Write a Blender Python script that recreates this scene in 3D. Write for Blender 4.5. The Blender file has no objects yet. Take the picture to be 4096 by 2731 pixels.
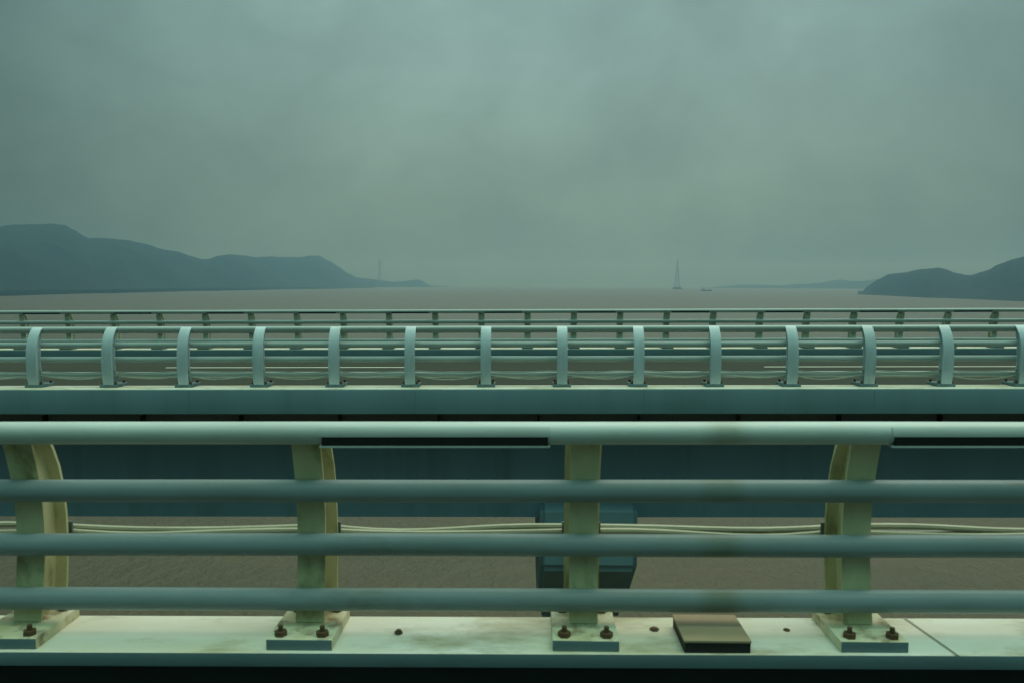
import bpy, bmesh, math, random
from math import radians, sin, cos, tan, atan, pi, exp
from mathutils import Vector, noise

scene = bpy.context.scene
COL = scene.collection
random.seed(7)

# ------------------------------------------------------------------ camera
S = 0.65            # layout unit (half a railing bay) in metres
DECK_TO_EYE = 3.1   # units
EYE = DECK_TO_EYE * S
SEA = EYE - 30.0    # water level, metres
F_PX = 796.0

cam_data = bpy.data.cameras.new("camera")
cam = bpy.data.objects.new("camera", cam_data)
COL.objects.link(cam)
cam_data.sensor_fit = 'HORIZONTAL'
cam_data.sensor_width = 36.0
cam_data.lens = 36.0 * F_PX / 1024.0
cam_data.clip_start = 0.05
cam_data.clip_end = 60000
cam.rotation_mode = 'YXZ'
cam.location = (0, 0, EYE)
from mathutils import Matrix
PITCH, YAW, ROLL = radians(4.13), radians(0.85), radians(0.17)
R = Matrix.Rotation(YAW, 4, 'Z') @ Matrix.Rotation(pi / 2 - PITCH, 4, 'X') @ Matrix.Rotation(ROLL, 4, 'Z')
cam.rotation_mode = 'XYZ'
cam.rotation_euler = R.to_euler('XYZ')
scene.camera = cam
cam_data.dof.use_dof = True
cam_data.dof.focus_distance = 20.0
cam_data.dof.aperture_fstop = 4.5

# ------------------------------------------------------------------ world: overcast sky
SUN_EL, SUN_AZ = radians(68), radians(52)     # azimuth measured from +Y towards +X
world = bpy.data.worlds.new("World")
scene.world = world
world.use_nodes = True
wn, wl = world.node_tree.nodes, world.node_tree.links
wn.clear()
w_out = wn.new('ShaderNodeOutputWorld')
w_bg = wn.new('ShaderNodeBackground')
w_bg.inputs['Strength'].default_value = 0.10
wl.new(w_bg.outputs[0], w_out.inputs[0])
sky = wn.new('ShaderNodeTexSky')
sky.sky_type = 'NISHITA'
sky.sun_disc = False
sky.sun_elevation = SUN_EL
sky.sun_rotation = SUN_AZ
sky.dust_density = 6.0
sky.air_density = 1.5


def wmath(op, a, b=None, c=None):
    n = wn.new('ShaderNodeMath')
    n.operation = op
    for k, v in enumerate((a, b, c)):
        if v is None:
            continue
        if isinstance(v, (int, float)):
            n.inputs[k].default_value = v
        else:
            wl.new(v, n.inputs[k])
    return n.outputs[0]


tc = wn.new('ShaderNodeTexCoord')
sep = wn.new('ShaderNodeSeparateXYZ')
wl.new(tc.outputs['Generated'], sep.inputs[0])
ramp = wn.new('ShaderNodeValToRGB')          # cloud deck: pale horizon to brighter zenith (values are 1/10 of radiance*10)
els = ramp.color_ramp.elements
K = 4.0                                      # ramp colours are stored divided by K (a ramp stops at 1) and scaled back below
stops = [(0.0, (0.120, 0.200, 0.158)), (0.035, (0.138, 0.228, 0.186)), (0.10, (0.173, 0.270, 0.224)), (0.2, (0.193, 0.306, 0.265)),
         (0.36, (0.231, 0.360, 0.332)), (0.6, (0.72, 0.90, 0.80)), (1.0, (1.30, 1.50, 1.26))]
els[0].position, els[0].color = stops[0][0], (*[c / K for c in stops[0][1]], 1)
els[1].position, els[1].color = stops[-1][0], (*[c / K for c in stops[-1][1]], 1)
for pos, c in stops[1:-1]:
    e = els.new(pos)
    e.color = (*[v / K for v in c], 1)
wl.new(wmath('MAXIMUM', sep.outputs['Z'], 0.0), ramp.inputs[0])
# brighter straight ahead; unseen sky behind dimmed to darken camera-facing sides
dotn = wn.new('ShaderNodeVectorMath')
dotn.operation = 'DOT_PRODUCT'
wl.new(tc.outputs['Generated'], dotn.inputs[0])
dotn.inputs[1].default_value = Vector((0.05, 0.965, 0.26)).normalized()
mr = wn.new('ShaderNodeMapRange')
mr.interpolation_type = 'SMOOTHSTEP'
wl.new(dotn.outputs['Value'], mr.inputs['Value'])
mr.inputs['From Min'].default_value = 0.70
mr.inputs['From Max'].default_value = 1.0
mr.inputs['To Min'].default_value = 0.30
mr.inputs['To Max'].default_value = 1.07
# soft mottled cloud
mapn = wn.new('ShaderNodeMapping')
mapn.inputs['Scale'].default_value = (1.0, 1.0, 1.25)
mapn.inputs['Location'].default_value = (1.35, 4.2, 0.6)
wl.new(tc.outputs['Generated'], mapn.inputs['Vector'])
n1 = wn.new('ShaderNodeTexNoise')
n1.inputs['Scale'].default_value = 3.4
n1.inputs['Detail'].default_value = 5.0
n1.inputs['Roughness'].default_value = 0.60
n1.inputs['Distortion'].default_value = 0.35
wl.new(mapn.outputs[0], n1.inputs['Vector'])
mr2 = wn.new('ShaderNodeMapRange')
wl.new(n1.outputs['Fac'], mr2.inputs['Value'])
mr2.inputs['From Min'].default_value = 0.28
mr2.inputs['From Max'].default_value = 0.72
mr2.inputs['To Min'].default_value = 0.84
mr2.inputs['To Max'].default_value = 1.17
zf = wn.new('ShaderNodeMapRange')               # overhead the cloud is bright all round
zf.interpolation_type = 'SMOOTHSTEP'
wl.new(sep.outputs['Z'], zf.inputs['Value'])
zf.inputs['From Min'].default_value = 0.42
zf.inputs['From Max'].default_value = 0.92
n2 = wn.new('ShaderNodeTexNoise')               # smaller soft billows
n2.inputs['Scale'].default_value = 8.5
n2.inputs['Detail'].default_value = 6.0
n2.inputs['Roughness'].default_value = 0.58
n2.inputs['Distortion'].default_value = 0.5
wl.new(mapn.outputs[0], n2.inputs['Vector'])
mr3 = wn.new('ShaderNodeMapRange')
wl.new(n2.outputs['Fac'], mr3.inputs['Value'])
mr3.inputs['From Min'].default_value = 0.35
mr3.inputs['From Max'].default_value = 0.68
mr3.inputs['To Min'].default_value = 0.94
mr3.inputs['To Max'].default_value = 1.08
azi = wmath('ADD', wmath('MULTIPLY', mr.outputs[0], wmath('SUBTRACT', 1.0, zf.outputs[0])), zf.outputs[0])
gain = wmath('MULTIPLY', wmath('MULTIPLY', azi, wmath('MULTIPLY', mr2.outputs[0], mr3.outputs[0])), 10.0 * K)
sc_ = wn.new('ShaderNodeVectorMath')
sc_.operation = 'SCALE'
wl.new(ramp.outputs[0], sc_.inputs[0])
wl.new(gain, sc_.inputs['Scale'])
tfac = wn.new('ShaderNodeMapRange')
wl.new(dotn.outputs['Value'], tfac.inputs['Value'])
tfac.inputs['From Min'].default_value = 0.2
tfac.inputs['From Max'].default_value = 0.97
tint = wn.new('ShaderNodeMixRGB')  # teal for the unseen sky behind, added to cool those sides
tint.inputs[1].default_value = (0.55, 1.0, 0.98, 1)
tint.inputs[2].default_value = (1, 1, 1, 1)
wl.new(tfac.outputs[0], tint.inputs[0])
tm = wn.new('ShaderNodeVectorMath')
tm.operation = 'MULTIPLY'
wl.new(sc_.outputs[0], tm.inputs[0])
wl.new(tint.outputs[0], tm.inputs[1])
mixw = wn.new('ShaderNodeMixRGB')
mixw.inputs[0].default_value = 0.94
wl.new(sky.outputs[0], mixw.inputs[1])
wl.new(tm.outputs[0], mixw.inputs[2])
wl.new(mixw.outputs[0], w_bg.inputs['Color'])

# ------------------------------------------------------------------ sun behind cloud
sd = bpy.data.lights.new("sun", 'SUN')
sd.energy = 1.5
sd.angle = radians(60)
sd.color = (1.0, 0.97, 0.80)
sun = bpy.data.objects.new("sun", sd)
COL.objects.link(sun)
to_sun = Vector((sin(SUN_AZ) * cos(SUN_EL), cos(SUN_AZ) * cos(SUN_EL), sin(SUN_EL)))
sun.rotation_euler = (-to_sun).to_track_quat('-Z', 'Y').to_euler()
sun.location = (20, 30, 60)

# ------------------------------------------------------------------ render settings
scene.view_settings.view_transform = 'Standard'
scene.view_settings.look = 'None'
scene.view_settings.exposure = 0.0
scene.view_settings.gamma = 1.0
scene.render.engine = 'CYCLES'
scene.cycles.use_denoising = True
scene.cycles.max_bounces = 6
scene.cycles.volume_bounces = 1
scene.cycles.sample_clamp_indirect = 4.0


# ------------------------------------------------------------------ materials
def material(name, base, rough=0.5, var=None, vscale=6.0, vamt=0.5, stain=None, sscale=3.0, sthr=(0.60, 0.72), stretch=(1, 1, 1),
             bump=0.0, bscale=40.0, patch=None, spec=0.5):
    m = bpy.data.materials.new(name)
    m.use_nodes = True
    n, l = m.node_tree.nodes, m.node_tree.links
    b = n['Principled BSDF']
    b.inputs['Roughness'].default_value = rough
    b.inputs['Specular IOR Level'].default_value = spec
    t = n.new('ShaderNodeTexCoord')
    mp = n.new('ShaderNodeMapping')
    mp.inputs['Scale'].default_value = stretch
    l.new(t.outputs['Object'], mp.inputs['Vector'])
    oi = n.new('ShaderNodeObjectInfo')           # every copy wears its paint differently
    cx3 = n.new('ShaderNodeCombineXYZ')
    for k, f in enumerate((31.0, 17.0, 23.0)):
        q = n.new('ShaderNodeMath'); q.operation = 'MULTIPLY'
        l.new(oi.outputs['Random'], q.inputs[0]); q.inputs[1].default_value = f
        l.new(q.outputs[0], cx3.inputs[k])
    l.new(cx3.outputs[0], mp.inputs['Location'])

    def mix(a, bcol, fac):
        x = n.new('ShaderNodeMixRGB')
        for k, v in ((0, fac), (1, a), (2, bcol)):
            if hasattr(v, 'is_output') or isinstance(v, bpy.types.NodeSocket):
                l.new(v, x.inputs[k])
            elif isinstance(v, (int, float)):
                x.inputs[k].default_value = v
            else:
                x.inputs[k].default_value = (*v, 1)
        return x.outputs[0]

    def nz(scale, detail=6, rough_=0.6):
        x = n.new('ShaderNodeTexNoise')
        x.inputs['Scale'].default_value = scale
        x.inputs['Detail'].default_value = detail
        x.inputs['Roughness'].default_value = rough_
        l.new(mp.outputs[0], x.inputs['Vector'])
        return x.outputs['Fac']

    def rng(v, a, b_, c=0.0, d=1.0):
        x = n.new('ShaderNodeMapRange')
        l.new(v, x.inputs['Value'])
        for k, val in zip(('From Min', 'From Max', 'To Min', 'To Max'), (a, b_, c, d)):
            x.inputs[k].default_value = val
        return x.outputs[0]

    col = base
    if var:
        col = mix(col, var, rng(nz(vscale), 0.35, 0.68, 0.0, vamt))
    if stain:
        col = mix(col, stain, rng(nz(sscale, 8, 0.65), sthr[0], sthr[1], 0.0, 0.85))
    if patch:      # a stained stretch round a joint: (centre x, half width, colour, amount)
        cx, hw, pc, amt = patch
        sx = n.new('ShaderNodeSeparateXYZ')
        l.new(t.outputs['Object'], sx.inputs[0])
        d1 = n.new('ShaderNodeMath'); d1.operation = 'SUBTRACT'
        l.new(sx.outputs['X'], d1.inputs[0]); d1.inputs[1].default_value = cx
        d2 = n.new('ShaderNodeMath'); d2.operation = 'ABSOLUTE'
        l.new(d1.outputs[0], d2.inputs[0])
        f = rng(d2.outputs[0], hw * 0.25, hw, amt, 0.0)
        mm = n.new('ShaderNodeMath'); mm.operation = 'MULTIPLY'
        l.new(f, mm.inputs[0]); l.new(rng(nz(14.0), 0.3, 0.6, 0.35, 1.0), mm.inputs[1])
        col = mix(col, pc, mm.outputs[0])
    if isinstance(col, tuple):
        b.inputs['Base Color'].default_value = (*col, 1)
    else:
        l.new(col, b.inputs['Base Color'])
    if bump:
        bp = n.new('ShaderNodeBump')
        bp.inputs['Strength'].default_value = bump
        bp.inputs['Distance'].default_value = 0.02
        l.new(nz(bscale), bp.inputs['Height'])
        l.new(bp.outputs[0], b.inputs['Normal'])
    return m


M = {}
M['rail'] = material('near_rail_shaded_paint', (0.245, 0.315, 0.325), 0.42, (0.195, 0.245, 0.23), 3.0, 1.0, (0.11, 0.11, 0.06), 2.4, (0.60, 0.78), (0.35, 1, 1),  # lower rails: shade from vehicle and upper rail put into the darker colour
                     bump=0.05, spec=0.3, patch=(1.44 * S, 0.2 * S, (0.13, 0.14, 0.065), 0.6))
M['top_rail_lit'] = material('top_rail_lit_paint', (0.53, 0.60, 0.56), 0.42, (0.40, 0.45, 0.41), 3.0, 0.9, (0.22, 0.22, 0.13), 2.4, (0.62, 0.80), (0.35, 1, 1), bump=0.05, patch=(1.44 * S, 0.2 * S, (0.22, 0.23, 0.12), 0.5))  # skylight on the top rail put into a whiter base colour
M['rail_far'] = material('rail_paint', (0.39, 0.46, 0.43), 0.4, (0.30, 0.36, 0.33), 2.0, 0.7, (0.25, 0.24, 0.15), 1.4, (0.66, 0.82), (0.35, 1, 1))
M['post'] = material('near_post_paint', (0.68, 0.62, 0.37), 0.5, (0.46, 0.43, 0.20), 5.0, 0.9, (0.16, 0.13, 0.045), 5.0, (0.54, 0.72), (1, 1, 0.5))
M['post_blue'] = material('post_paint', (0.56, 0.66, 0.69), 0.5, (0.42, 0.51, 0.52), 3.0, 0.9, (0.33, 0.36, 0.28), 3.5, (0.56, 0.75), (1, 1, 0.3))
M['post_far'] = material('far_post_paint', (0.50, 0.55, 0.43), 0.5, (0.40, 0.45, 0.32), 3.0, 0.7)
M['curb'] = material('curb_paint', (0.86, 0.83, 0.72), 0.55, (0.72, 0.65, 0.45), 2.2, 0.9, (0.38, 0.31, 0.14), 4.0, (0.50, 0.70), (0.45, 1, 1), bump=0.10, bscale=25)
M['fascia'] = material('fascia_concrete', (0.20, 0.325, 0.36), 0.7, (0.16, 0.27, 0.295), 0.8, 0.9, (0.15, 0.24, 0.23), 1.6, (0.52, 0.80), (1.1, 1, 0.12), bump=0.05)
M['fascia_joint'] = material('fascia_joint', (0.17, 0.25, 0.25), 0.8)
M['far_curb'] = material('far_curb_paint', (0.12, 0.205, 0.225), 0.7, (0.10, 0.17, 0.18), 1.0, 0.8)
M['girder'] = material('girder_paint', (0.17, 0.30, 0.37), 0.6, (0.135, 0.25, 0.30), 0.7, 1.0, (0.10, 0.17, 0.17), 1.3, (0.50, 0.78), (0.9, 1, 0.07))
M['dark_web'] = material('upper_web', (0.30, 0.30, 0.25), 0.8, (0.20, 0.21, 0.18), 1.0, 0.8)
M['pier'] = material('pier_concrete', (0.22, 0.34, 0.38), 0.8, (0.16, 0.26, 0.29), 0.9, 0.8, (0.12, 0.17, 0.18), 1.0, (0.56, 0.75), (1, 1, 0.3), bump=0.06)
M['curb_front_shaded'] = material('curb_front_shaded_paint', (0.155, 0.235, 0.25), 0.6, (0.11, 0.175, 0.185), 2.0, 0.8, (0.10, 0.14, 0.13), 2.0, (0.6, 0.8), (0.5, 1, 1))  # shade of upright front faces put into a darker teal colour
M['block'] = material('base_block_paint', (0.76, 0.73, 0.52), 0.55, (0.58, 0.50, 0.26), 5.0, 0.9, (0.17, 0.10, 0.035), 7.0, (0.50, 0.66), bump=0.08)
M['asphalt'] = material('asphalt', (0.045, 0.050, 0.038), 0.9, (0.036, 0.041, 0.031), 0.6, 0.8, (0.06, 0.064, 0.05), 0.5, (0.55, 0.7), (0.15, 1, 1), bump=0.12, bscale=60, spec=0.1)
M['marking'] = material('road_marking', (0.78, 0.78, 0.62), 0.6, (0.60, 0.60, 0.48), 4.0, 0.6)
M['bolt'] = material('rusty_steel', (0.085, 0.05, 0.022), 0.7, (0.15, 0.08, 0.03), 30.0, 0.8)
M['bolt_paint'] = material('bolt_paint', (0.45, 0.50, 0.45), 0.5)
M['black'] = material('black_panel', (0.016, 0.017, 0.018), 0.35, spec=0.3)
M['dark_kerb'] = material('shaded_kerb', (0.040, 0.046, 0.042), 0.9, (0.026, 0.03, 0.027), 3.0, 0.8)  # deep shade under the curb lip put into a near-black colour
M['cable'] = material('cable_sheath', (0.42, 0.41, 0.28), 0.5, (0.30, 0.30, 0.20), 5.0, 0.7)
M['cable_grey'] = material('cable_sheath_grey', (0.31, 0.35, 0.28), 0.5, (0.23, 0.27, 0.21), 4.0, 0.7)
M['hook'] = material('galvanised_hook', (0.13, 0.17, 0.14), 0.6, (0.09, 0.12, 0.09), 8.0, 0.7)
M['seam'] = material('seam_sealant', (0.30, 0.29, 0.22), 0.7)
M['box'] = material('box_lid', (0.42, 0.31, 0.19), 0.7, (0.33, 0.25, 0.15), 4.0, 0.8, bump=0.05)
M['box_front'] = material('box_side', (0.02, 0.018, 0.015), 0.8)
M['wood_land'] = material('wooded_hill', (0.018, 0.030, 0.022), 0.95, (0.012, 0.022, 0.016), 0.01, 0.9, (0.028, 0.036, 0.024), 0.008, (0.6, 0.75), spec=0.1)
M['tree_belt'] = material('shore_trees', (0.012, 0.022, 0.013), 0.95, (0.008, 0.015, 0.009), 0.05, 0.9, spec=0.1)
M['far_steel'] = material('weathered_steel', (0.07, 0.08, 0.08), 0.7)
M['hull'] = material('hull_paint', (0.045, 0.05, 0.05), 0.7, (0.09, 0.06, 0.04), 0.2, 0.6)
M['cabin'] = material('cabin_paint', (0.35, 0.36, 0.34), 0.7)


# water
def water_material():
    m = bpy.data.materials.new('silty_water')
    m.use_nodes = True
    n, l = m.node_tree.nodes, m.node_tree.links
    b = n['Principled BSDF']
    b.inputs['Roughness'].default_value = 0.32
    b.inputs['IOR'].default_value = 1.33
    b.inputs['Specular IOR Level'].default_value = 0.62
    t = n.new('ShaderNodeTexCoord')
    mp = n.new('ShaderNodeMapping')
    mp.inputs['Scale'].default_value = (1, 0.75, 1)
    mp.inputs['Rotation'].default_value = (0, 0, 0.5)
    l.new(t.outputs['Object'], mp.inputs['Vector'])
    nb = n.new('ShaderNodeTexNoise')
    nb.inputs['Scale'].default_value = 0.012
    nb.inputs['Detail'].default_value = 5
    l.new(mp.outputs[0], nb.inputs['Vector'])
    mx = n.new('ShaderNodeMixRGB')
    mx.inputs[1].default_value = (0.090, 0.066, 0.027, 1)
    mx.inputs[2].default_value = (0.059, 0.049, 0.023, 1)
    mp2 = n.new('ShaderNodeMapping')                 # current lines drawn out along the channel
    mp2.inputs['Scale'].default_value = (0.25, 1.0, 1)
    l.new(t.outputs['Object'], mp2.inputs['Vector'])
    ns = n.new('ShaderNodeTexNoise')
    ns.inputs['Scale'].default_value = 0.16
    ns.inputs['Detail'].default_value = 6
    ns.inputs['Distortion'].default_value = 0.6
    l.new(mp2.outputs[0], ns.inputs['Vector'])
    av = n.new('ShaderNodeMath'); av.operation = 'MULTIPLY_ADD'
    l.new(ns.outputs['Fac'], av.inputs[0]); av.inputs[1].default_value = 1.6
    sb = n.new('ShaderNodeMath'); sb.operation = 'SUBTRACT'
    l.new(nb.outputs['Fac'], sb.inputs[0]); sb.inputs[1].default_value = 0.8
    l.new(sb.outputs[0], av.inputs[2])
    av.use_clamp = True
    l.new(av.outputs[0], mx.inputs[0])
    l.new(mx.outputs[0], b.inputs['Base Color'])
    w1 = n.new('ShaderNodeTexNoise')
    w1.inputs['Scale'].default_value = 0.55
    w1.inputs['Detail'].default_value = 7
    w1.inputs['Roughness'].default_value = 0.62
    l.new(mp.outputs[0], w1.inputs['Vector'])
    bp = n.new('ShaderNodeBump')
    bp.inputs['Strength'].default_value = 0.85
    bp.inputs['Distance'].default_value = 1.0
    l.new(w1.outputs['Fac'], bp.inputs['Height'])
    l.new(bp.outputs[0], b.inputs['Normal'])
    return m


M['water'] = water_material()


# ------------------------------------------------------------------ mesh helpers (local metres)
class MB:
    def __init__(self):
        self.bm = bmesh.new()

    def box(self, x0, x1, y0, y1, z0, z1, bevel=0.0):
        vs = [self.bm.verts.new((x, y, z)) for z in (z0, z1) for y in (y0, y1) for x in (x0, x1)]
        fs = [self.bm.faces.new([vs[i] for i in q]) for q in
              ((0, 2, 3, 1), (4, 5, 7, 6), (0, 1, 5, 4), (2, 6, 7, 3), (0, 4, 6, 2), (1, 3, 7, 5))]
        if bevel:
            es = list({e for f in fs for e in f.edges})
            bmesh.ops.bevel(self.bm, geom=es, offset=bevel, segments=2, affect='EDGES', profile=0.6)
        return self

    def prism(self, pts, x0, x1):
        """closed (y,z) outline extruded along x"""
        a = [self.bm.verts.new((x0, y, z)) for y, z in pts]
        b = [self.bm.verts.new((x1, y, z)) for y, z in pts]
        k = len(pts)
        for i in range(k):
            j = (i + 1) % k
            self.bm.faces.new((a[i], a[j], b[j], b[i]))
        self.bm.faces.new(a[::-1])
        self.bm.faces.new(b)
        return self

    def ribbon(self, path, thick, x0, x1):
        """a bent plate: (y,z) centre path with thickness, spanning x0..x1"""
        left, right = [], []
        for i, p in enumerate(path):
            a = Vector(path[max(i - 1, 0)])
            b = Vector(path[min(i + 1, len(path) - 1)])
            d = (b - a).normalized()
            nrm = Vector((-d.y, d.x)) * thick / 2
            left.append((p[0] + nrm.x, p[1] + nrm.y))
            right.append((p[0] - nrm.x, p[1] - nrm.y))
        # one strip of quads, not an n-gon, so the bend shades cleanly
        rows = []
        for (l, r) in zip(left, right):
            rows.append([self.bm.verts.new(c) for c in ((x0, *l), (x1, *l), (x1, *r), (x0, *r))])
        for a, b in zip(rows, rows[1:]):
            for k in range(4):
                j = (k + 1) % 4
                self.bm.faces.new((a[k], a[j], b[j], b[k]))
        self.bm.faces.new(rows[0][::-1])
        self.bm.faces.new(rows[-1])
        return self

    def sheet(self, pa, pb, half):
        """web plate between two (y,z) paths of equal length, x from -half to half"""
        rows = []
        for a, b in zip(pa, pb):
            rows.append([self.bm.verts.new(c) for c in ((-half, *a), (half, *a), (half, *b), (-half, *b))])
        for a, b in zip(rows, rows[1:]):
            for k in range(4):
                j = (k + 1) % 4
                self.bm.faces.new((a[k], a[j], b[j], b[k]))
        self.bm.faces.new(rows[0][::-1])
        self.bm.faces.new(rows[-1])
        return self

    def tube(self, pts, rad, seg=12, caps=True):
        """round tube along 3-D points; rad a number or a list"""
        rings = []
        for i, p in enumerate(pts):
            p = Vector(p)
            d = (Vector(pts[min(i + 1, len(pts) - 1)]) - Vector(pts[max(i - 1, 0)])).normalized()
            up = Vector((0, 0, 1)) if abs(d.z) < 0.9 else Vector((0, 1, 0))
            s = d.cross(up).normalized()
            u = s.cross(d).normalized()
            r = rad[i] if isinstance(rad, (list, tuple)) else rad
            rings.append([self.bm.verts.new(p + (s * cos(2 * pi * k / seg) + u * sin(2 * pi * k / seg)) * r) for k in range(seg)])
        for a, b in zip(rings, rings[1:]):
            for k in range(seg):
                j = (k + 1) % seg
                self.bm.faces.new((a[k], a[j], b[j], b[k]))
        if caps:
            self.bm.faces.new(rings[0][::-1])
            self.bm.faces.new(rings[-1])
        return self

    def arc_shell(self, cy, cz, r0, r1, a0, a1, x0, x1, seg=14):
        """part of a pipe wall round the x axis, angles from -y (the traffic side) upward"""
        pts = []
        for k in range(seg + 1):
            a = a0 + (a1 - a0) * k / seg
            pts.append((cy - r1 * cos(a), cz + r1 * sin(a)))
        for k in range(seg, -1, -1):
            a = a0 + (a1 - a0) * k / seg
            pts.append((cy - r0 * cos(a), cz + r0 * sin(a)))
        k = len(pts)
        a_ = [self.bm.verts.new((x0, y, z)) for y, z in pts]
        b_ = [self.bm.verts.new((x1, y, z)) for y, z in pts]
        for i in range(k):
            j = (i + 1) % k
            self.bm.faces.new((a_[i], a_[j], b_[j], b_[i]))
        for v in (a_, b_):
            for i in range(seg):
                self.bm.faces.new((v[i], v[i + 1], v[k - 2 - i], v[k - 1 - i]))
        return self

    def flip_y(self):
        for v in self.bm.verts:
            v.co.y = -v.co.y
        return self

    def front_slot(self):  # faces turned towards the camera get the shaded colour
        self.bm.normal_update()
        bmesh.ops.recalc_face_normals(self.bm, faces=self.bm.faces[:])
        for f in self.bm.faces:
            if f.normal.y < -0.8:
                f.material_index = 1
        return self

    def build(self, name, mats, parent=None, smooth=True, loc=(0, 0, 0)):
        bmesh.ops.recalc_face_normals(self.bm, faces=self.bm.faces[:])
        me = bpy.data.meshes.new(name)
        self.bm.to_mesh(me)
        self.bm.free()
        for m in (mats if isinstance(mats, (list, tuple)) else [mats]):
            me.materials.append(m)
        if smooth:
            me.shade_smooth()
            me.set_sharp_from_angle(angle=radians(35))
        o = bpy.data.objects.new(name, me)
        COL.objects.link(o)
        o.location = loc
        if parent:
            o.parent = parent
        return o


def tag(o, label=None, cat=None, group=None, kind=None):
    for k, v in (('label', label), ('category', cat), ('group', group), ('kind', kind)):
        if v:
            o[k] = v
    return o


def empty(name, loc=(0, 0, 0)):
    o = bpy.data.objects.new(name, None)
    o.empty_display_size = 0.3
    COL.objects.link(o)
    o.location = loc
    return o


def copy_tree(o, parent=None):
    c = o.copy()
    COL.objects.link(c)
    c.parent = parent
    for ch in list(o.children):
        copy_tree(ch, c)
    return c


G = 0.006     # the bridge climbs gently to the right


def W(x, y, z):          # layout units (z below the eye) -> world metres
    return (x * S, y * S, EYE + (z + G * x) * S)


# long members follow the grade: a box whose ends are at different heights
def long_box(mb, x0, x1, y0, y1, z0, z1, bevel=0.0):
    mb.box(x0 * S, x1 * S, y0 * S, y1 * S, EYE + z0 * S, EYE + z1 * S, bevel)
    return mb


def grade(mb):
    for v in mb.bm.verts:
        v.co.z += G * v.co.x
    return mb


# ------------------------------------------------------------------ water (structure)
sea = MB()
sea.bm.faces.new([sea.bm.verts.new(p) for p in ((-9000, -2500, SEA), (9000, -2500, SEA), (9000, 8300, SEA), (-9000, 8300, SEA))])
sea = sea.build('water', M['water'], smooth=False)
tag(sea, kind='structure')

# ------------------------------------------------------------------ near bridge (the one the camera travels on)
XN = 300
near = empty('bridge', W(0, 5.7, -3.1))
tag(near, 'near bridge deck with the long white steel curb along the bottom edge', 'bridge')
near.location = (0, 0, 0)
mb = MB()
long_box(mb, -XN, XN, 5.40, 6.03, -2.683, -2.58, 0.012 * S)
grade(mb).front_slot().build('curb', [M['curb'], M['curb_front_shaded']], near)
mb = MB()
long_box(mb, -XN, XN, 5.66, 5.98, -3.40, -2.684)
grade(mb).build('curb_base', M['dark_kerb'], near)
mb = MB()
long_box(mb, -XN, XN, -12.0, 5.90, -3.75, -3.12)
long_box(mb, -XN, XN, -9.5, 4.4, -6.6, -3.76)
grade(mb).build('girder', M['girder'], near)
# seams and dirt of the curb plates
for xj in (-8.4, 3.02, 8.6):
    mb = MB()
    mb.prism([(5.402 * S, EYE - 2.60 * S), (6.028 * S, EYE - 2.60 * S), (6.028 * S, EYE - 2.577 * S), (5.402 * S, EYE - 2.577 * S)], (xj - 0.012) * S, (xj + 0.012) * S)
    for v in mb.bm.verts:
        v.co.x -= (v.co.y / S - 5.4) * 0.12 * S
    grade(mb).build('plate_seam', M['seam'], near)
mb = MB()
long_box(mb, -XN, XN, -12.0, 5.64, -3.118, -3.10)
nroad = grade(mb).build('road', M['asphalt'])
tag(nroad, kind='structure')

# ------------------------------------------------------------------ far bridge
XF = 400
CZ = -2.71      # its curb top
far = empty('bridge', (0, 0, 0))
tag(far, 'far bridge with blue grey fascia and girder spanning across the brown water', 'bridge')
mb = MB()
long_box(mb, -XF, XF, 20.40, 21.20, -3.345, CZ, 0.015 * S)
# thin drip joints every few panels, cut as proud cover strips
grade(mb).build('fascia', M['fascia'], far)
for k in range(-3, 4):
    mb = MB()
    x = k * 5.9 + 3.1
    mb.box((x - 0.010) * S, (x + 0.010) * S, 20.396 * S, 20.45 * S, EYE - 3.34 * S, EYE - 2.735 * S)
    grade(mb).build('panel_joint', M['fascia_joint'], far)
mb = MB()
mb.prism([(20.46 * S, EYE - 3.36 * S), (21.1 * S, EYE - 3.36 * S), (34.6 * S, EYE - 3.36 * S), (34.9 * S, EYE - 3.40 * S), (32.6 * S, EYE - 3.75 * S), (22.9 * S, EYE - 3.75 * S)], -XF * S, XF * S)
grade(mb).build('deck_slab', M['dark_web'], far)
mb = MB()
long_box(mb, -XF, XF, 22.92, 32.5, -4.15, -3.74)
grade(mb).build('upper_web', M['dark_web'], far)
for k in range(-8, 8):
    mb = MB()
    x = k * 2.88 + 0.43
    mb.box((x - 0.03) * S, (x + 0.03) * S, 22.72 * S, 22.93 * S, EYE - 4.14 * S, EYE - 3.76 * S)
    grade(mb).build('stiffener', M['black'], far)
mb = MB()
mb.prism([(22.3 * S, EYE - 4.12 * S), (32.9 * S, EYE - 4.12 * S), (32.9 * S, EYE - 6.62 * S), (22.3 * S, EYE - 6.62 * S)], -XF * S, XF * S)
grade(mb).build('girder', M['girder'], far)
mb = MB()
long_box(mb, -XF, XF, 33.95, 34.75, -3.345, -2.795, 0.015 * S)
grade(mb).build('curb', M['far_curb'], far)
mb = MB()      # white painted plate along the top of the far curb
long_box(mb, -XF, XF, 33.97, 34.73, -2.794, -2.775)
grade(mb).build('curb_plate', M['curb'], far)
mb = MB()
long_box(mb, -XF, XF, 20.42, 21.18, -2.709, -2.695)
grade(mb).build('curb_plate', M['curb'], far)

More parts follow.
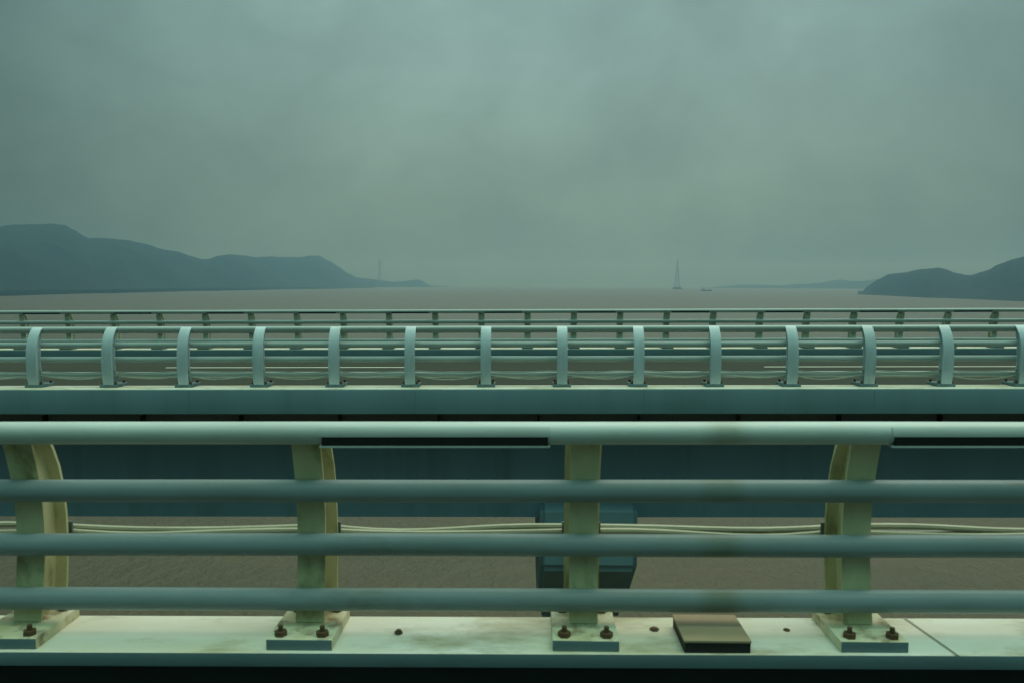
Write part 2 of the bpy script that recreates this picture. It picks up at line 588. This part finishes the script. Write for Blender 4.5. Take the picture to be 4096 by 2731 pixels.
# pier: hammerhead cap seen end on, on a column standing in the water
pier = MB()
cap = [(21.5, -6.12), (32.5, -6.12), (32.5, -7.85), (29.2, -10.6), (24.8, -10.6), (21.5, -7.85)]
pier.prism([(y * S, EYE + z * S) for y, z in cap], 0.47 * S, 3.16 * S)
bmesh.ops.bevel(pier.bm, geom=pier.bm.edges[:], offset=0.13 * S, segments=3, affect='EDGES')
pier.build('pier_cap', M['pier'], far)
pier = MB()
zt, zb = EYE - 10.55 * S, SEA - 4
pier.box(0.72 * S, 2.92 * S, 24.9 * S, 29.1 * S, zb, zt, 0.2 * S)
pier.build('pier_column', M['pier'], far)

mb = MB()
long_box(mb, -XF, XF, 21.21, 33.94, -3.355, -3.06)
froad = grade(mb).build('road', M['asphalt'])
tag(froad, kind='structure')
XS = -13.3     # start of the dash left of centre
for k in range(-2, 3):
    mb = MB()
    x0 = XS + k * 22.15
    mb.box(x0 * S, (x0 + 9.2) * S, 29.20 * S, 29.34 * S, EYE - 3.058 * S, EYE - 3.052 * S)
    grade(mb).build('lane_marking', M['marking'], froad, smooth=False)
mb = MB()
long_box(mb, -XF, XF, 22.35, 22.5, -3.058, -3.052)
grade(mb).build('edge_line', M['marking'], froad, smooth=False)

# ------------------------------------------------------------------ railings
RR = 0.082                                 # rail radius (units)
RAILS = ((-0.155, 1.515), (-0.085, 1.075), (-0.07, 0.665), (-0.10, 0.262))   # (outward offset, height above curb)
FRONT = [(-0.075, 0.08), (-0.03, 0.30), (0.005, 0.55), (0.012, 0.80), (-0.005, 1.02), (-0.04, 1.20), (-0.085, 1.36), (-0.12, 1.46)]
REAR = [(0.19, 0.08), (0.225, 0.30), (0.25, 0.55), (0.25, 0.80), (0.225, 1.02), (0.175, 1.20), (0.10, 1.36), (0.0, 1.49), (-0.06, 1.54), (-0.12, 1.56)]


def sc(path):
    return [(a * S, b * S) for a, b in path]


def post_tree(flip, paint, block_paint, detail, pose_name='post'):
    def done(mb):
        return mb.flip_y() if flip else mb
    mb = MB()
    mb.ribbon(sc(REAR), 0.026 * S, -0.135 * S, 0.135 * S)
    mb.ribbon(sc(FRONT), 0.026 * S, -0.105 * S, 0.105 * S)
    inner_f = [(a + 0.010, b) for a, b in FRONT]
    inner_r = [(a - 0.010, b) for a, b in REAR[:8]]
    mb.sheet(sc(inner_f), sc(inner_r), 0.05 * S)
    post = done(mb).build(pose_name, paint)
    mb = MB()
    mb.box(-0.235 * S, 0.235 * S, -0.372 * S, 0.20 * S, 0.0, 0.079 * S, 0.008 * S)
    done(mb).front_slot().build('base_block', [block_paint, M['curb_front_shaded']], post)
    if detail:
        for bx in (-0.15, 0.15):
            for by in (-0.30, 0.14):
                mb = MB()
                mb.tube([(bx * S, by * S, 0.079 * S), (bx * S, by * S, 0.112 * S)], 0.046 * S, 6)
                mb.tube([(bx * S, by * S, 0.112 * S), (bx * S, by * S, 0.152 * S)], 0.018 * S, 8)
                done(mb).build('bolt', M['bolt'], post)
        mb = MB()
        mb.box(-0.15 * S, 0.15 * S, 0.285 * S, 0.305 * S, 0.64 * S, 0.73 * S)
        mb.box(-0.15 * S, 0.15 * S, 0.305 * S, 0.385 * S, 0.64 * S, 0.655 * S)
        done(mb).build('cable_hook', M['hook'], post)
    elif flip:
        for bx in (-0.17, 0.17):
            for by in (-0.30, 0.14):
                mb = MB()
                mb.tube([(bx * S, by * S, 0.079 * S), (bx * S, by * S, 0.15 * S)], 0.034 * S, 6)
                done(mb).build('bolt', M['bolt'], post)
    return post


def railing(y0, z0, flip, xs, paint, rail_paint, block_paint, detail, label, strips=(), lift=(0, 0, 0, 0)):
    root = empty('railing', (0, y0 * S, EYE + z0 * S))
    tag(root, label, 'railing', 'white tube railings along the two bridges')
    x0, x1 = xs[0] - 0.9, xs[-1] + 0.9
    first = post_tree(flip, paint, block_paint, detail)
    for i, x in enumerate(xs):
        p = first if i == 0 else copy_tree(first)
        p.parent = root
        p.location = (x * S, 0, G * x * S)
        p.rotation_euler = (0, radians(0.5) * noise.noise((x * 3.7, y0, 0.2)), radians(1.2) * noise.noise((x * 2.9, y0, 5.2)))
    sgn = -1 if flip else 1
    for ri, (u, h) in enumerate(RAILS):
        h += lift[ri]
        mb = MB()
        n = max(2, int((x1 - x0) / 0.5))
        pts = []
        for k in range(n + 1):
            x = x0 + (x1 - x0) * k / n
            wob = 0.006 * noise.noise((x * 0.35, ri * 3.1, y0))
            pts.append((x * S, sgn * (u + 0.5 * wob) * S, (h + G * x + wob) * S))
        mb.tube(pts, RR * S, 28 if detail else 16)
        r = mb.build('rail', M['top_rail_lit'] if detail and ri == 0 else rail_paint, root)
    u, h = RAILS[0]
    h += lift[0]
    for xa in strips:                    # lamp modules set in the underside of the top rail, every second bay
        a, b = (xa + 0.13) * S, (xa + 1.77) * S
        zc = h * S
        mb = MB()
        mb.arc_shell(sgn * u * S, zc, RR * S * 0.97, (RR + 0.007) * S, radians(-8), radians(40), a, b)
        mb.box(a, b, (u - RR - 0.004) * S, (u - 0.02) * S, zc - 0.090 * S, zc - 0.076 * S)
        for v in mb.bm.verts:
            v.co.z += G * v.co.x
        st = mb.build('lamp_housing', M['top_rail_lit'] if detail else rail_paint, root)
        mb = MB()
        mb.box(a + 0.01, b - 0.01, (u - RR - 0.001) * S, (u - 0.01) * S, zc - 0.0755 * S, zc - 0.012 * S)
        for v in mb.bm.verts:
            v.co.z += G * v.co.x
        mb.build('lamp_window', M['black'], st)
    return root


near_xs = [-3.70 - 2.05 * k for k in range(5, 0, -1)] + [-3.70, -1.58, 0.45, 2.465] + [2.47 + 2.03 * k for k in range(1, 5)]
mid_xs = [-0.99 + 2.0 * k for k in range(-14, 15)]
far_xs = [-3.84 + 2.0 * k for k in range(-18, 22)]
near_rail = railing(5.81, -2.58, False, near_xs, M['post'], M['rail'], M['block'], True,
                    'nearest white tube railing, bolted to the curb of the near bridge deck',
                    strips=[near_xs[6 + j] for j in (-4, -2, 0, 2, 4)])
mid_rail = railing(20.96, CZ + 0.016, True, mid_xs, M['post_blue'], M['rail_far'], M['far_curb'], False,
                   'middle railing with broad pale blue posts, above the blue grey fascia', lift=(-0.012, 0.022, 0.048, 0.04))
far_rail = railing(34.36, -2.774, False, far_xs, M['post_far'], M['rail_far'], M['far_curb'], False,
                   'farthest railing, thin against the water, beyond the far roadway',
                   strips=[far_xs[18 + j] for j in range(-17, 20, 2)], lift=(0.085, 0.085, 0.085, 0.085))


# ------------------------------------------------------------------ cables
def cable(y, z, xs, r, sag, jitter, mat, seed, label, group, step=10, hang=0.0):
    rnd = random.Random(seed)
    pts = []
    for a, b in zip(xs, xs[1:]):
        s = sag * rnd.uniform(0.35, 1.25)
        sk = rnd.uniform(-0.02, 0.02)
        for k in range(step):
            t = k / step
            x = a + (b - a) * t
            dz = -s * 4 * t * (1 - t) + sk * sin(2 * pi * t)
            pts.append(W(x, y + jitter * noise.noise((x * 0.7, seed, 0)), z + dz))
    mb = MB()
    mb.tube(pts, r * S, 8)
    o = mb.build('cable', mat)
    tag(o, label, 'cable', group)
    return o


gN, gM = 'cables slung along the near railing', 'cables slung along the middle railing'
cable(6.16, -1.902, near_xs, 0.024, 0.028, 0.0, M['cable'], 1, 'topmost pale cable slung behind the near railing posts', gN)
cable(6.13, -1.928, near_xs, 0.023, 0.030, 0.0, M['cable'], 2, 'second pale cable, just under the topmost one behind the near posts', gN)
cable(6.19, -1.948, near_xs, 0.022, 0.014, 0.0, M['cable_grey'], 5, 'greyish lowest cable behind the near railing posts, almost hidden by the tube', gN)
cable(20.90, CZ + 0.34, mid_xs, 0.016, 0.12, 0.0, M['cable_grey'], 3, 'thin slack grey cable sagging between the middle railing posts', gM)
cable(20.94, CZ + 0.44, mid_xs, 0.014, 0.05, 0.0, M['cable_grey'], 4, 'thin taut grey cable just above the lowest tube of the middle railing', gM)

# ------------------------------------------------------------------ flat box and stubs on the near curb
bx = empty('cover_box', W(1.365, 5.64, -2.58))
tag(bx, 'flat brown cover box lying across the white curb between the right posts', 'box')
mb = MB()
mb.box(-0.235 * S, 0.235 * S, -0.222 * S, 0.225 * S, 0.074 * S, 0.092 * S, 0.004 * S)
mb.build('lid', M['box'], bx)
mb = MB()
mb.box(-0.23 * S, 0.23 * S, -0.215 * S, 0.22 * S, 0.0, 0.0738 * S)
mb.build('case', M['box_front'], bx)

for (x, y, r, h, lab) in ((-0.92, 5.72, 0.030, 0.030, 'small rusty bolt stub on the curb, left of the middle near post'),
                          (0.985, 5.80, 0.036, 0.018, 'rusty bolt stub on the curb just left of the flat brown box'),
                          (1.97, 5.80, 0.026, 0.012, 'flat rusty stub on the curb right of the brown box')):
    mb = MB()
    mb.tube([(0, 0, 0), (0, 0, h * S * 0.6)], r * S, 6)
    mb.tube([(0, 0, h * S * 0.6), (0, 0, h * S)], r * 0.6 * S, 8)
    o = mb.build('bolt_stub', M['bolt'], loc=W(x, y, -2.58))
    tag(o, lab, 'bolt', 'bolt stubs on the near curb')


# ------------------------------------------------------------------ far land
def bearing(px):
    return math.atan((px - 512) / F_PX) - YAW


def horizon(px):
    return 283.5 + (px - 512) * tan(ROLL)


def interp(pts, x):
    if x <= pts[0][0]:
        return pts[0][1]
    for (a, ya), (b, yb) in zip(pts, pts[1:]):
        if x <= b:
            t = (x - a) / (b - a)
            t = t * t * (3 - 2 * t) * 0.35 + t * 0.65
            return ya + (yb - ya) * t
    return pts[-1][1]


def terrain(name, profile, shore, back, n_along, n_across, label_kind, mat, rough=5.0, width=900.0, seed=0.0, front=None):
    """a wooded ridge: its crest heights and shore distances are surveyed along bearings; slopes carry spurs and gullies"""
    mb = MB()
    p0, p1 = profile[0][0], profile[-1][0]
    rows = []
    for i in range(n_along + 1):
        px = p0 + (p1 - p0) * i / n_along
        br = bearing(px)
        d_sh = interp(shore, px)
        d_cr = d_sh + (front if front else interp(back, px))
        kx = 1 / cos(br + YAW)
        crest = (horizon(px) - interp(profile, px)) / F_PX * d_cr * cos(br + YAW) ** 0 + EYE - SEA
        crest = max(crest, 0.5)
        row = []
        for j in range(n_across + 1):
            t = j / n_across                     # 0 shore .. 0.5 crest .. 1 far side
            s = t * 2
            if s <= 1:
                d = d_sh + (d_cr - d_sh) * s
                f = sin(s * pi / 2) ** 1.15
            else:
                d = d_cr + width * (s - 1)
                f = cos((s - 1) * pi / 2) ** 1.1
            d *= kx
            X, Y = d * sin(br), d * cos(br)
            spur = noise.noise((X * 0.0042 + seed, Y * 0.0042, 0.3)) * 0.22 + noise.noise((X * 0.011 + seed, Y * 0.011, 1.3)) * 0.09
            env = 4 * f * (1 - f)
            h = crest * (f + spur * env)
            h += (noise.noise((X * 0.018, Y * 0.018, seed)) * 0.7 + noise.noise((X * 0.05, Y * 0.03, seed + 4)) * 0.4) * rough * min(1, f * 2.5) * min(1, crest / 25)
            row.append(mb.bm.verts.new((X, Y, SEA + (h if 0 < j < n_across else -2.0))))
        rows.append(row)
    for a, b in zip(rows, rows[1:]):
        for k in range(n_across):
            mb.bm.faces.new((a[k], a[k + 1], b[k + 1], b[k]))
    o = mb.build(name, mat)
    tag(o, kind='structure')
    return o


def z7(v):      # survey sheet of the left ridge -> (bearing px, skyline)
    return [(a * 0.21768, 212.5 + b * 0.21768) for a, b in v]


left_prof = [(-60, 222), (-30, 226)] + z7([(0, 75), (60, 65), (130, 62), (270, 57), (310, 65), (350, 85), (415, 120), (470, 120), (530, 122), (600, 132), (680, 150), (760, 172),
                 (830, 183), (880, 200), (930, 215), (960, 215), (1010, 200), (1060, 194), (1110, 196), (1180, 207), (1240, 203), (1320, 206), (1380, 208),
                 (1420, 200), (1470, 200), (1520, 225), (1560, 252), (1600, 280), (1640, 298), (1700, 305), (1720, 330)])
shore_left = [(-60, 1560), (0, 1840), (110, 2350), (218, 3100), (326, 4300), (380, 5200)]
terrain('hills', left_prof, shore_left, [(-60, 700), (400, 900)], 320, 100, 'hill', M['wood_land'], 5.0, 1100, 1.7)
head_prof = z7([(1560, 325), (1600, 310), (1650, 303), (1700, 303), (1750, 311), (1800, 318), (1850, 315), (1890, 312), (1920, 306), (1945, 316), (1965, 330), (1990, 336), (2060, 339)])
terrain('headland', head_prof, [(330, 5900), (450, 6600)], [(330, 250), (450, 200)], 160, 18, 'hill', M['wood_land'], 6.0, 500, 5.2)


def z8(v):
    return [(600 + a * 0.1803, 237.5 + b * 0.1803) for a, b in v]


right_prof = z8([(1425, 318), (1445, 305), (1480, 270), (1530, 235), (1590, 205), (1680, 195), (1760, 178), (1860, 170), (1910, 180), (1960, 197), (2050, 213), (2130, 190),
                 (2200, 155), (2270, 125), (2352, 105), (2500, 75), (2700, 50)])
terrain('hills', right_prof, [(855, 2450), (930, 1850), (1024, 1480), (1090, 1300)], [(850, 450), (1090, 700)], 240, 100, 'hill', M['wood_land'], 5.0, 900, 9.1)
dist_prof = z8([(560, 290), (640, 272), (760, 264), (900, 262), (1000, 266), (1100, 258), (1200, 254), (1270, 240), (1330, 232), (1390, 241), (1450, 240), (1560, 225), (1700, 230)])
terrain('distant_hills', dist_prof, [(690, 6300), (920, 5600)], [(690, 500), (920, 500)], 160, 18, 'hill', M['wood_land'], 6.0, 900, 12.4)

# the belt of trees along the left shore: one far-off wood that reads as a mass
mb = MB()
rows = []
NB = 700
for i in range(NB + 1):
    px = -55 + (345 + 55) * i / NB
    br = bearing(px)
    d0 = interp(shore_left, px) - 95
    kx = 1 / cos(br + YAW)
    hh = interp([(-60, 13.5), (0, 13.0), (110, 12.0), (218, 12.0), (300, 11), (345, 4)], px)
    row = []
    for j, (off, f) in enumerate(((0, -0.2), (2, 0.55), (8, 0.9), (18, 1.0), (30, 1.0), (48, 0.96), (70, 0.9), (95, 0.75))):
        d = (d0 + off) * kx
        X, Y = d * sin(br), d * cos(br)
        h = hh * f
        if j:
            h += 3.2 * noise.noise((X * 0.09, Y * 0.09, 2.2)) + 2.4 * noise.noise((X * 0.24, Y * 0.24, 7.2))
        row.append(mb.bm.verts.new((X, Y, SEA + h)))
    rows.append(row)
for a, b in zip(rows, rows[1:]):
    for k in range(len(a) - 1):
        mb.bm.faces.new((a[k], a[k + 1], b[k + 1], b[k]))
belt = mb.build('shore_woodland', M['tree_belt'])
tag(belt, 'dark belt of trees along the left shore below the hills', 'woodland', kind='stuff')


# ------------------------------------------------------------------ lattice towers and a boat in the haze
def lattice(mb, w0, w1, h, bays, r):
    lv = []
    for k in range(bays + 1):
        t = k / bays
        zz = h * (1 - (1 - t) ** 1.25)
        ww = (w0 + (w1 - w0) * (zz / h) ** 0.75) / 2
        lv.append([Vector((sx * ww, sy * ww, zz)) for sx, sy in ((-1, -1), (1, -1), (1, 1), (-1, 1))])
    for a, b in zip(lv, lv[1:]):
        for k in range(4):
            j = (k + 1) % 4
            mb.tube([a[k], b[k]], r, 5)
            mb.tube([a[k], b[j]], r * 0.55, 4)
            mb.tube([a[j], b[k]], r * 0.55, 4)
            mb.tube([b[k], b[j]], r * 0.55, 4)
    return mb


def place(px, d):
    br = bearing(px)
    kx = 1 / cos(br + YAW)
    return (d * kx * sin(br), d * kx * cos(br), SEA)


D1 = 4700.0
tw = empty('lattice_tower', place(676.5, D1))
tag(tw, 'tall slender tower tapering upwards from a wide low platform in the hazy water', 'tower')
mb = MB()
mb.box(-26, 26, -20, 20, -2, 5.0, 1.2)
mb.box(-21, 22, -16, 16, 5.0, 12.0, 1.0)
for k in range(-2, 3):
    mb.tube([(k * 10, -15, 12), (k * 10, -15, 19)], 0.7, 6)
mb.build('platform', M['hull'], tw)
mb = MB()
lattice(mb, 34, 9, 130, 9, 0.62)
mb.build('mast', M['far_steel'], tw)
mb = MB()
lattice(mb, 6.5, 3, 44, 6, 0.5)
for v in mb.bm.verts:
    v.co.z += 130
mb.build('topmast', M['far_steel'], tw)

D2 = 6300.0
pt = empty('pylon', place(380, D2))
tag(pt, 'thin grey pylon standing on the headland at the end of the left hills', 'pylon')
mb = MB()
lattice(mb, 26, 6, 214, 12, 0.6)
mb.build('lattice_mast', M['far_steel'], pt)
for zz, ww in ((208, 17), (186, 22), (164, 20)):
    mb = MB()
    mb.tube([(-ww, 0, zz), (0, 0, zz + 2.5), (ww, 0, zz)], [0.4, 1.0, 0.4], 6)
    mb.build('cross_arm', M['far_steel'], pt)

D3 = 3500.0
bt = empty('boat', place(706, D3))
bt.rotation_euler = (0, 0, radians(8))
tag(bt, 'low dark boat on the hazy water right of the slender tower', 'boat')
mb = MB()
secs = []
for t in [i / 14 for i in range(15)]:
    x = -23 + 46 * t
    w = 5.2 * min(1, (1 - t) * 3.2 + 0.02) ** 0.6 * (0.85 + 0.15 * min(1, t * 5))
    zt = 5.0 + 3.2 * max(0, t - 0.6) ** 1.5 * 4 + 0.8 * max(0, 0.25 - t) * 3
    secs.append([mb.bm.verts.new(c) for c in ((x, -w, zt), (x - 0.5, -w * 0.75, -1.5), (x - 0.5, w * 0.75, -1.5), (x, w, zt))])
for a, b in zip(secs, secs[1:]):
    for k in range(4):
        j = (k + 1) % 4
        mb.bm.faces.new((a[k], a[j], b[j], b[k]))
mb.bm.faces.new(secs[0])
mb.bm.faces.new(secs[-1])
mb.build('hull', M['hull'], bt)
mb = MB()
mb.box(-19, -9, -3.6, 3.6, 4.9, 9.0, 0.3)
mb.box(-17.5, -11, -3.0, 3.0, 9.0, 12.2, 0.3)
mb.build('cabin', M['cabin'], bt)
mb = MB()
mb.tube([(-14, 0, 12), (-14, 0, 19)], 0.35, 6)
mb.tube([(10, 0, 5), (10, 0, 14)], 0.35, 6)
mb.build('boat_mast', M['far_steel'], bt)

# ------------------------------------------------------------------ haze: one closed box of even air round the scene
hz = MB()
hz.box(-9200, 9200, -2700, 8500, SEA - 6.0, 215.0)
haze = hz.build('haze', [], smooth=False)
hm = bpy.data.materials.new('haze_air')
hm.use_nodes = True
hn, hl = hm.node_tree.nodes, hm.node_tree.links
hn.clear()
ho = hn.new('ShaderNodeOutputMaterial')
pv = hn.new('ShaderNodeVolumePrincipled')
pv.inputs['Color'].default_value = (0.29, 0.56, 0.84, 1)
pv.inputs['Absorption Color'].default_value = (1, 1, 1, 1)
pv.inputs['Density'].default_value = 3.3e-4
pv.inputs['Anisotropy'].default_value = 0.76
hl.new(pv.outputs[0], ho.inputs['Volume'])
haze.data.materials.append(hm)
tag(haze, kind='stuff')
haze['label'] = 'pale blue grey haze over the whole estuary'
haze['category'] = 'haze'
